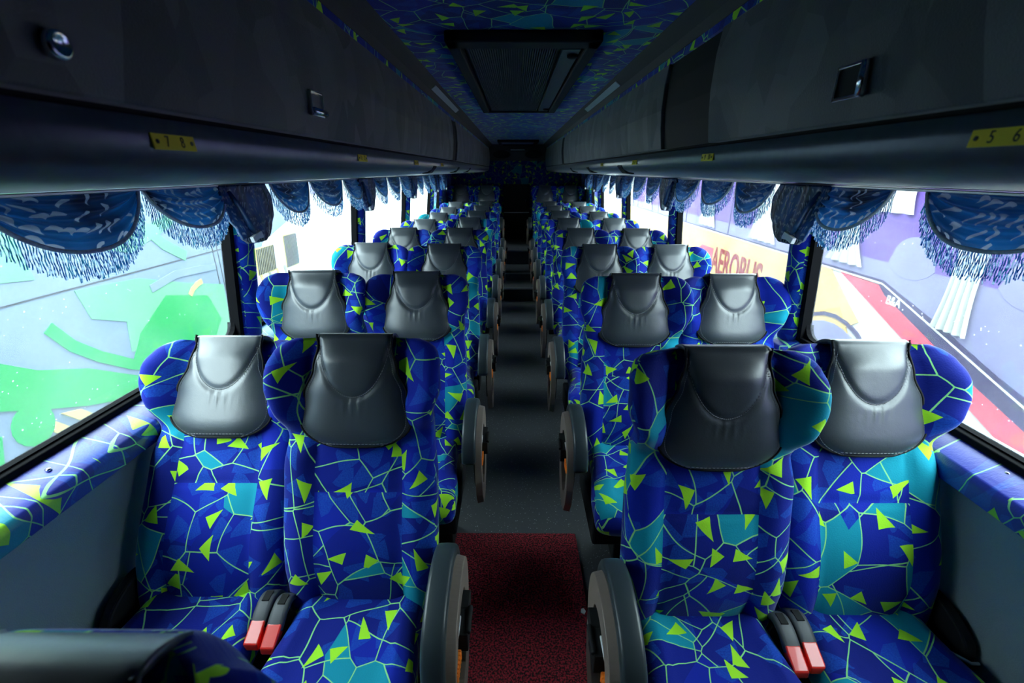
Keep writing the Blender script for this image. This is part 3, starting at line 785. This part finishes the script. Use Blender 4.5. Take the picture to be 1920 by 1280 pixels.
def seat(x, y, side, aisle, rec, label, lift=0, group='patterned coach seats in rows', twist=0):
    """side: -1 left block, 1 right block. The aisle is on the inner side."""
    t = empty('coach_seat', (x, y, lift)); tag(t, label, 'seat', group)
    t.rotation_euler.z = twist
    def part(n, me, par=None, loc=None, rx=0):
        o = D.objects.new(n, me); link(o, par or t, loc); o.rotation_euler.x = rx; return o
    rx = -math.radians(rec)
    part('backrest', M_BACK, None, (0, 0, HZ), rx); part('back_shell', M_SH, None, (0, 0, HZ), rx)
    pd = part('head_pad', M_PAD, None, (0, 0, HZ), rx); part('piping', M_PIPE, pd); part('stitching', M_ST, pd)
    part('seat_cushion', M_CUSH); part('seat_base', M_BASE)
    inner = -side                              # direction of the aisle
    if aisle:
        ax = inner * .246
        a, b, c = M_ARM[inner]
        ar = part('armrest', a, None, (ax, -.02, 0)); part('armrest_shell', b, ar); part('armrest_core', c, ar); part('recline_lever', M_LEV[inner], ar)
        part('belt_buckle', M_CLIP[inner], None, (ax, -.02, 0)); part('belt_tag', M_TAG[inner], None, (ax, -.02, 0))
    else:
        part('side_guard', M_SG[side])
    ob = (side * (.193 if side < 0 else .190)) if aisle else inner * (.190 if side < 0 else .186)  # buckle between the pair
    if y > .2:
        st = part('buckle_stalk', M_STK, None, (ob, 0, 0)); part('stalk_slot', M_SLOT, st); part('buckle_button', M_BTN, st)
    return t
ORD = ['first', 'second', 'third', 'fourth', 'fifth', 'sixth', 'seventh', 'eighth', 'ninth']
LW = [29, 13, 15, 17, 22, 24, 24, 20]; LA = [16.7, 16.7, 17, 17, 16, 17, 17, 17]
RW = [18, 17, 17, 17, 18, 20, 20, 20]; RA = [8.3, 12, 15, 16, 17, 16, 17, 17]
for i in range(8):
    y = .925 + .8 * i
    seat(-.42, y, -1, True, LA[i], 'aisle seat in the %s full row left of the aisle%s' % (ORD[i], ', dark pad' if i == 0 else ''), group='aisle seats on the left')
    seat(-.85, y + .01, -1, False, LW[i], 'window seat in the %s full row under the left windows%s' % (ORD[i], ', reclined behind its neighbour' if i == 0 else ''), group='window seats on the left')
for i in range(8):
    y = .877 + (.80 if i < 2 else .805) * i
    seat(.49, y, 1, True, RA[i], 'aisle seat in the %s row right of the aisle%s' % (ORD[i], ', bolt upright, dark pad' if i == 0 else ''), group='aisle seats on the right')
    seat(.912, y + .01, 1, False, RW[i], 'window seat in the %s row under the right windows%s' % (ORD[i], ', pale shiny head pad' if i == 0 else ''), group='window seats on the right')
seat(-.42, .062, -1, False, 16.7, 'out of focus dark seat top at the bottom left corner', group='aisle seats on the left')
for x, side, ais, lb in ((-.47, -1, True, 'left seat of the raised rear row, beside the black door'), (-.895, -1, False, 'raised rear row seat against the left window'),
                    (.485, 1, True, 'right seat of the raised rear row, beside the black door'), (.91, 1, False, 'raised rear row seat against the right window')):
    seat(x, 7.72, side, ais, 12, lb, lift=.17, group='raised rear row seats')

# belt ring on the side panel and a scrap on the carpet
tag(MB().tube([(1.118, .80, .455), (1.10, .80, .455), (1.088, .80, .475), (1.088, .775, .49), (1.10, .76, .49), (1.118, .76, .49)], .004, 8).obj('belt_ring', ALU, smooth=True),
    'small metal ring on the side panel beside the first window seat on the right', 'ring')
tag(MB().prism([(.255, 1.27), (.268, 1.262), (.275, 1.275), (.268, 1.288), (.258, 1.284)], 'z', .0145, .018).obj('paper_scrap', WHITE),
    'tiny white scrap lying on the red carpet', 'scrap')
# ------------------------------------------------------------------ curtains
ZR = 1.552
def swag_meshes(seed):
    rnd = random.Random(seed)
    W, Dp = .40, .125 + rnd.uniform(-.006, .008)
    def drop(u): return Dp * (max(0, 1 - abs(u) ** 2.3)) ** .72
    def pos(u, v):
        U = u * 2 - 1; d = drop(U)
        th = v * d
        fold = .013 * math.sin(v * 24 + 2.5 * U * U + seed) * math.sin(PI * min(1, v * 1.1)) * (1 - U ** 4)
        x = .010 + .034 * math.sin(PI * .5 * v) * (1 - U * U) + fold
        return (x, U * W / 2, -th)
    mb = MB().grid(pos, 36, 26)
    cloth = mb.mesh('swag_cloth', CURT, smooth=True, uv=lambda p, n, c: (p.y * 1.3 + seed * 1.7, p.z * 1.3 - 2.2 * p.y * p.y))
    br = MB(); pts = [pos(k / 40, 1.0) for k in range(41)]
    br.tube([(p[0] + .002, p[1], p[2]) for p in pts], .0052, 6)
    braid = br.mesh('braid_trim', BRAID, smooth=True)
    fr = MB(); n = 84
    for k in range(n + 1):
        u = k / n; p = pos(u, 1.0); L = .058 + .014 * rnd.random()
        sl = .10 * (u - .5)
        seg = 6; path = [(p[0] + .002 * rnd.uniform(-1, 1), p[1] + sl * L * j / seg + .0005 * math.sin(j * 2.9 + k * 1.3), p[2] - L * j / seg) for j in range(seg + 1)]
        fr.tube(path, .0015, 3)
    fringe = fr.mesh('fringe', FRINGE)
    return cloth, braid, fringe
SW = [swag_meshes(i) for i in range(3)]
def swag(s, y0, y1, k, label):
    t = empty('curtain_swag', (wx(s, 1.5) - s * .045, (y0 + y1) / 2, ZR)); tag(t, label, 'curtain', 'fringed swags on the %s' % SN[s])
    a, b, c = SW[k % 3]
    for n, me in (('swag_cloth', a), ('braid_trim', b), ('fringe', c)):
        o = D.objects.new(n, me); link(o, t)
        o.scale = (-s, (y1 - y0) / .40, 1)
        if n == 'fringe': o['kind'] = 'stuff'
def bunch_mesh(seed):
    rnd = random.Random(seed); ph = rnd.random() * 6
    mb = MB(); rings = []
    tab = [(0, .15), (.25, .17), (.55, .155), (.75, .12), (.9, .10), (1, .06)]
    H = .215; N = 96
    for j in range(31):
        v = j / 30; w = lerp_tab(tab, v); r = []
        cy = .035 * math.sin(v * 2.2)
        for k in range(N):
            a = k / N * 2 * PI
            m = 1 + .16 * math.sin(a * 13 + ph + v * 1.3) * (1 - .4 * v)
            r.append((.035 * math.sin(a) * m * (1 - .3 * v) + .01, cy + w * math.cos(a) * (.92 + .08 * m), -H * v))
        rings.append(r)
    mb.rings(rings)
    return mb.mesh('gathered_cloth', CURT, smooth=True, uv=lambda p, n, c: (p.y * 2.5 + p.x * 6 + seed, p.z * 1.6))
BU = [bunch_mesh(i) for i in range(2)]
def tie_mesh():
    mb = MB(); mb.tube([(.03, -.13, -.02), (.045, -.10, -.08), (.045, -.06, -.14), (.03, -.02, -.18)], [.012, .014, .012, .009], 8, .4)
    return mb.mesh('tie_band', ORIB, smooth=True)
def tag2_mesh():
    mb = MB(); mb.prism([(-.055, -.188), (.01, -.170), (.02, -.188), (-.045, -.210)], 'x', .03, .045); mb.box(.034, .04, -.01, .03, -.20, -.185)
    return mb.mesh('tie_tag', WHITE, bevel=.002)
TIE, TG = tie_mesh(), tag2_mesh()
for s in (-1, 1):
    for i, y in enumerate(PIL[s][1:]):
        t = empty('gathered_curtain', (wx(s, 1.5) - s * .055, y - .06, ZR))
        tag(t, 'blue curtain gathered at the %s pillar of the %s windows, %s' % (ORD[i], SN[s], 'tied with a white tag' if i == 0 else 'above the seats'), 'curtain', 'gathered curtains on the %s' % SN[s])
        for n, me in (('gathered_cloth', BU[i % 2]), ('tie_band', TIE), ('tie_tag', TG)):
            o = D.objects.new(n, me); link(o, t); o.scale = (-s, 1 if i < 4 else .7, 1)
LS = [(.46, .86), (.885, 1.305), (1.32, 1.70), (2.02, 2.39), (2.42, 2.86), (2.89, 3.22), (3.50, 3.86), (3.9, 4.28), (4.32, 4.70), (5.0, 5.36), (5.4, 5.76), (5.8, 6.15), (6.44, 6.68), (6.7, 6.92)]
RS = [(.42, .80), (.84, 1.255), (1.365, 1.72), (2.0, 2.34), (2.38, 2.77), (2.82, 3.22), (3.56, 3.92), (3.97, 4.35), (4.4, 4.78), (5.1, 5.45), (5.5, 5.85), (5.9, 6.27), (6.58, 6.8), (6.84, 7.05)]
SWORD = ['first', 'second', 'third', 'fourth', 'fifth', 'sixth', 'seventh', 'eighth', 'ninth', 'tenth', 'eleventh', 'twelfth', 'thirteenth', 'fourteenth']
for s, lst in ((-1, LS), (1, RS)):
    for k, (a, b) in enumerate(lst[1:]):
        swag(s, a, b, k + (s > 0), 'blue leaf-patterned swag with white fringe, %s along the %s rail' % (SWORD[k], SN[s]))

# ------------------------------------------------------------------ outside
GZ = -1.3
conc = simple('pale_concrete', (.62, .62, .60), .9, var=.08, bscale=2)
struct(MB().box(-60, 60, -60, 90, GZ - .1, GZ).obj('ground', conc))
NDEC = [0]
def dec(name, pts, x, s, m, parent, th=.006):
    NDEC[0] += 1; th += (NDEC[0] % 40) * .00008
    """flat painted or fixed piece on the side of a bus"""
    return MB().prism([(p[0], p[1]) for p in pts], 'x', *sorted((x, x - s * th))).obj(name, m, parent)
def stroke(pts, w):
    out = []
    a = [Vector(p) for p in pts]
    L_, R_ = [], []
    for i, p in enumerate(a):
        d = (a[min(i + 1, len(a) - 1)] - a[max(i - 1, 0)]).normalized(); n = Vector((-d.y, d.x))
        L_.append(p + n * w); R_.append(p - n * w)
    return [(q.x, q.y) for q in L_ + R_[::-1]]
P_LAV = simple('lavender_grey_paint', (.17, .22, .30), .75, spec=.08)
P_GRN = simple('fresh_green_paint', (.02, .28, .08), .75, spec=.08)
P_GRN2 = simple('pale_green_paint', (.13, .33, .20), .75, spec=.08)
P_CRM = simple('cream_paint', (0.48, 0.4, 0.15), .8, spec=.08)
P_WHT = simple('white_paint', (0.5, 0.49, 0.46), .75, spec=.08)
P_GRY = simple('warm_grey_paint', (0.22, 0.21, 0.18), .8, spec=.08)
P_ORG = simple('orange_yellow_paint', (.50, .33, .13), .75, spec=.08)
P_YEL = simple('soft_yellow_paint', (0.42, 0.27, 0.07), .8, spec=.08)
P_RED = simple('coral_red_paint', (.52, .06, .095), .75, spec=.08)
P_PUR = simple('violet_tinted_glass', (0.10, 0.055, 0.23), .75, spec=.08)
P_LIL = simple('lilac_trim_and_reflection_paint', (.17, .16, .27), .75, spec=.08)
P_VIO = simple('dark_violet_band', (0.04, 0.03, 0.08), .75, spec=.08)
P_DRK = simple('dark_joint', (.03, .03, .04), .5)
P_CUR = simple('cream_curtain', (0.42, 0.43, 0.4), .8)
P_TYRE = simple('tyre_rubber', (.05, .05, .06), .8)
P_TXT = simple('faded_red_letters', (.20, .022, .022), .8, spec=.08)
P_GTX = simple('grey_letters', (0.08, 0.08, 0.1), .8, spec=.08)

def wheel(t, y, x, s, r=.5):
    w = MB(); N = 32
    w.rings([[(x + s * dx, y + rr * math.cos(a / N * 2 * PI), GZ + r + rr * math.sin(a / N * 2 * PI)) for a in range(N)] for rr, dx in ((r, .3), (r, .03), (r * .93, .0), (r * .62, .0), (r * .55, .06), (r * .2, .05), (r * .15, 0))])
    w.obj('wheel', P_TYRE, t, smooth=False)
# --- left neighbour
XL = -3.3
lb = empty('parked_bus', (0, 0, 0)); tag(lb, 'grey parked coach with bright green swirls outside the left windows', 'bus')
MB().prism([(-6, -.95), (6.72, -.95), (6.9, -.6), (6.95, 1.2), (6.8, 1.95), (6.5, 2.1), (-6, 2.1)], 'x', -5.8, XL).obj('body', P_LAV, lb, bevel=.04)
for y in (-2.4, 5.2): wheel(lb, y, XL - .02, -1)
dec('panel_joint', [(-6, .772), (6.9, .772), (6.9, .782), (-6, .782)], XL, -1, P_DRK, lb, .004)
dec('panel_joint', [(4.95, -.9), (4.962, -.9), (4.995, 1.9), (4.983, 1.9)], XL, -1, P_DRK, lb, .004)
dec('panel_joint', [(5.03, -.9), (5.04, -.9), (5.07, 1.9), (5.06, 1.9)], XL, -1, P_DRK, lb, .004)
dec('painted_swirl', [(2.2, 1.9), (2.2, 1.0), (3.05, .9), (3.0, 1.3), (3.5, 1.7), (3.4, 1.9)], XL, -1, P_GRN2, lb)
dec('painted_swirl', [(3.30, .76), (3.36, .52), (3.66, .40), (3.62, .14), (3.96, .10), (4.15, -.10), (4.98, -.28), (5.02, .40), (4.45, .55), (3.9, .72)], XL, -1, P_GRN2, lb)
dec('painted_swirl', [(3.58, .02), (3.75, .26), (4.15, .50), (4.72, .35), (4.85, .05), (4.6, -.20), (4.1, -.22), (3.9, -.14)], XL, -1, P_GRN, lb, .009)
dec('painted_swirl', stroke([(3.02, .56), (3.14, .38), (3.32, .22), (3.58, .04), (3.9, -.12)], .045), XL, -1, P_GRN, lb, .009)
dec('painted_swirl', stroke([(3.6, 1.5), (4.0, 1.25), (4.3, .95), (4.55, .80)], .05), XL, -1, P_GRN2, lb)
dec('painted_swirl', stroke([(3.5, 1.1), (3.9, 1.0), (4.4, 1.15), (4.8, 1.4)], .06), XL, -1, P_GRN2, lb)
dec('painted_swirl', stroke([(4.0, .60), (4.35, .66), (4.95, .62)], .035), XL, -1, P_LAV, lb, .012)
dec('painted_swirl', [(2.2, .45), (2.66, .44), (2.85, .31), (3.2, .17), (3.8, -.2), (3.75, -.32), (3.1, -.10), (2.74, .06), (2.5, .18), (2.2, .2)], XL, -1, P_GRN, lb, .009)
dec('painted_swirl', [(2.70 + .14 * math.cos(a), -.03 + .15 * math.sin(a)) for a in [k * PI / 8 for k in range(16)]], XL, -1, P_GRN, lb, .009)
dec('painted_swirl', [(2.2, -.05), (2.5, .0), (2.45, -.18), (2.2, -.22)], XL, -1, P_GRN, lb, .009)
dec('painted_swirl', [(3.1, -.5), (4.9, -.35), (4.9, -.8), (2.6, -.8), (2.6, -.6)], XL, -1, P_GRN, lb, .009)
dec('crescent_mark', stroke([(4.46, .42), (4.52, .47), (4.60, .50), (4.68, .515)], .025), XL, -1, P_CRM, lb, .014)
for pts in (
    [(2.89, -0.05), (3.03, -0.09), (3.2, -0.28), (3.11, -0.29)],
    [(2.83, -0.08), (3.02, -0.3), (2.92, -0.31), (2.8, -0.15)],
    [(2.65, -0.23), (2.73, -0.21), (2.79, -0.28), (2.73, -0.3)],
    [(2.45, -0.27), (2.59, -0.24), (2.56, -0.29), (2.5, -0.3)],
    [(3.24, -0.21), (3.29, -0.17), (3.41, -0.31), (3.34, -0.31)],
    [(3.4, -0.26), (3.46, -0.21), (3.51, -0.24), (3.47, -0.3)]):
    dec('yellow_bar', pts, XL, -1, P_CRM, lb, .018)
dec('cream_panel', [(5.08, -.9), (6.68, -.9), (6.86, -.5), (6.9, .95), (6.0, .72), (5.6, .25), (5.08, -.05)], XL, -1, P_WHT, lb)
for k in range(5):
    o_ = .30 * k
    dec('zigzag_line', stroke([(5.15 + o_, -.75), (5.35 + o_, -.35), (5.30 + o_ * .9, -.05), (5.65 + o_ * .7, .10), (5.60 + o_ * .7, .34)], .028), XL, -1, P_CRM if k % 2 else P_GRY, lb, .010)
for y0, y1, z0, z1 in ((5.74, 6.2, .34, .68), (6.5, 6.9, .29, .75)):
    lv = dec('louvre', [(y0, z0), (y1, z0 - .02), (y1 + .03, z1 - .02), (y0 + .03, z1)], XL, -1, P_CRM, lb, .010)
    n = 11
    for k in range(n):
        y = y0 + (y1 - y0) * (k + .5) / n
        MB().prism([(y, z0), (y + .015, z0), (y + .045, z1 - .02), (y + .03, z1 - .02)], 'x', XL + .010, XL + .022).obj('slat', P_DRK, lv)
# --- right neighbour
XR = 3.4
rb = empty('parked_coach', (0, 0, 0)); tag(rb, 'yellow and white parked coach with red stripe and lettering outside the right windows', 'bus')
MB().prism([(-5, -.95), (16, -.95), (16, 2.1), (-5, 2.1)], 'x', XR, 5.9).obj('body', P_WHT, rb, bevel=.04)
dec('window_glass', [(16, .66), (16, 1.75), (-5, 1.75), (-5, .82), (5.35, .82), (9.4, .82)], XR, 1, P_PUR, rb, .006)
dec('window_glass', [(16, .655), (16, .82), (-5, .82), (-5, -.3), (1.0, -.3), (2.71, .18), (2.94, .25), (3.49, .45), (4.14, .65)], XR, 1, P_LIL, rb, .006)  # paler lower band: edge of a reflection painted into the pane colour
for k in range(6): dec('window_joint', [(5.5 + 1.9*k, .66), (5.54 + 1.9*k, .66), (5.54 + 1.9*k, 1.75), (5.5 + 1.9*k, 1.75)], XR, 1, P_VIO, rb, .008)
dec('yellow_band', [(4.89, .63), (16, .63), (16, .05), (9.5, -.05), (6.0, -.15), (5.0, -.3), (4.3, .2)], XR, 1, P_ORG, rb)
dec('dark_band', [(4.08, .53), (3.51, .30), (3.16, .15), (2.64, -.03), (1.0, -.62), (-4, -.9), (-4, -.6), (1.0, -.36), (2.71, .18), (2.94, .25), (3.49, .45), (4.14, .655), (16, .655), (16, .625), (4.2, .625)], XR, 1, P_VIO, rb, .009)
dec('white_line', stroke([(16, .64), (4.14, .625), (3.44, .38), (2.90, .19), (1.0, -.46)], .008), XR, 1, P_WHT, rb, .013)
dec('red_stripe', [(4.71, .615), (4.13, .60), (4.08, .53), (3.51, .30), (3.16, .15), (2.64, -.03), (1.0, -.62), (.6, -.95), (1.2, -.95), (2.55, -.27), (3.21, .01), (3.61, .16)], XR, 1, P_RED, rb, .012)
for k in range(5):
    o_ = .62 * k
    dec('zigzag_line', stroke([(4.35 + o_, -.05), (4.6 + o_, .25), (4.95 + o_, .1), (4.85 + o_, -.2), (5.15 + o_, -.35)], .022), XR, 1, P_YEL, rb, .010)
for k in range(4):
    dec('yellow_bar', [(3.5 + .25*k, -.22 - .0*k), (3.62 + .25*k, -.16), (3.70 + .25*k, -.19), (3.58 + .25*k, -.25)], XR, 1, P_YEL, rb, .010)
dec('wheel_arch', [(4.62 + .62 * math.cos(a), -.42 + .50 * math.sin(a)) for a in [k * PI / 12 for k in range(13)]] + [(4.0, -.95), (5.24, -.95)][::1], XR, 1, P_LIL, rb, .014)
dec('arch_trim', stroke([(4.62 + .68 * math.cos(a), -.42 + .58 * math.sin(a)) for a in [k * PI / 12 for k in range(13)]], .02), XR, 1, P_VIO, rb, .016)
wheel(rb, 4.62, XR - .02, 1)
dec('red_emblem_panel', [(8.75, -.20), (7.85, -.14), (7.85, .36), (8.35, .36), (8.75, .12)], XR, 1, P_RED, rb, .012)
dec('white_bird_emblem', [(8.55, .02), (8.35, .22), (8.22, .24), (8.15, .18), (8.20, .10), (8.02, .02), (8.22, .04), (8.3, -.08), (8.42, .0)], XR, 1, P_WHT, rb, .016)
def side_text(txt, size, m, xs, y, z, parent):
    o = D.objects.new('lettering', text_mesh(txt, size, m, xs, .002, bold=size * .02)); link(o, parent)
    ex, ey = Vector((0, -1, 0)), Vector((0, 0, 1)); o.matrix_local = Matrix.Translation((XR - .014, y, z)) @ Matrix((ex, ey, ex.cross(ey))).transposed().to_4x4()
    return o
side_text('AEROBUS', .58, P_TXT, .66, 7.02, .17, rb)
side_text('aerobus', .26, P_GTX, .85, 7.9, -.26, rb)
side_text('B&A', .11, P_WHT, .8, 3.96, .50, rb)
def pleat(name, y0, y1, z0, z1, parent, pinch=.5):
    def f(u, v):
        w = 1 - pinch * math.sin(PI * v); yc = (y0 + y1) / 2
        return (XR - .03 - .02 * math.sin(u * 26), yc + (u - .5) * (y1 - y0) * w, z1 + (z0 - z1) * v)
    MB().grid(f, 40, 12).obj(name, P_CUR, parent, smooth=True)
pleat('curtain', 4.42, 4.95, .72, 1.55, rb, .6); pleat('curtain', 3.22, 3.52, .42, 1.3, rb, .3); pleat('curtain', 4.0, 4.7, 1.25, 1.65, rb, .1)
for k in range(5): pleat('curtain', 6.0 + 1.9*k, 6.7 + 1.9*k, .70, 1.65, rb, .45)
for y in (5.2, 3.9, 2.9):
    dec('seat_silhouette', [(y + .22 * math.cos(a) * (1.2 if math.sin(a) < 0 else 1), .90 + .18 * math.sin(a)) for a in [k * PI / 8 for k in range(16)]], XR - .006, 1, P_LIL, rb, .004)
# --- pale building far beyond the left coach, enlarged to hide bright horizon sky
fb = empty('depot_building', (-20, 50, GZ)); tag(fb, 'long pale depot building far behind the parked grey coach', 'building')
P_BLD = simple('pale_render', (.36, .35, .33), .9, var=.06, bscale=1)
MB().box(-4, 4, -44, 50, 0, 9.5).obj('wall', P_BLD, fb); MB().box(-4.4, 4.4, -44.4, 50.4, 9.5, 9.9).obj('roof', P_GRY, fb)
bm0 = None
for k in range(22):
    if bm0 is None: bm0 = MB().box(3.97, 4.06, -41.5, -39.7, 1.2, 2.8).obj('window', P_LIL, fb)
    else:
        c2 = bm0.copy(); C.objects.link(c2); c2.parent = fb; c2.location.y = 4.1 * k
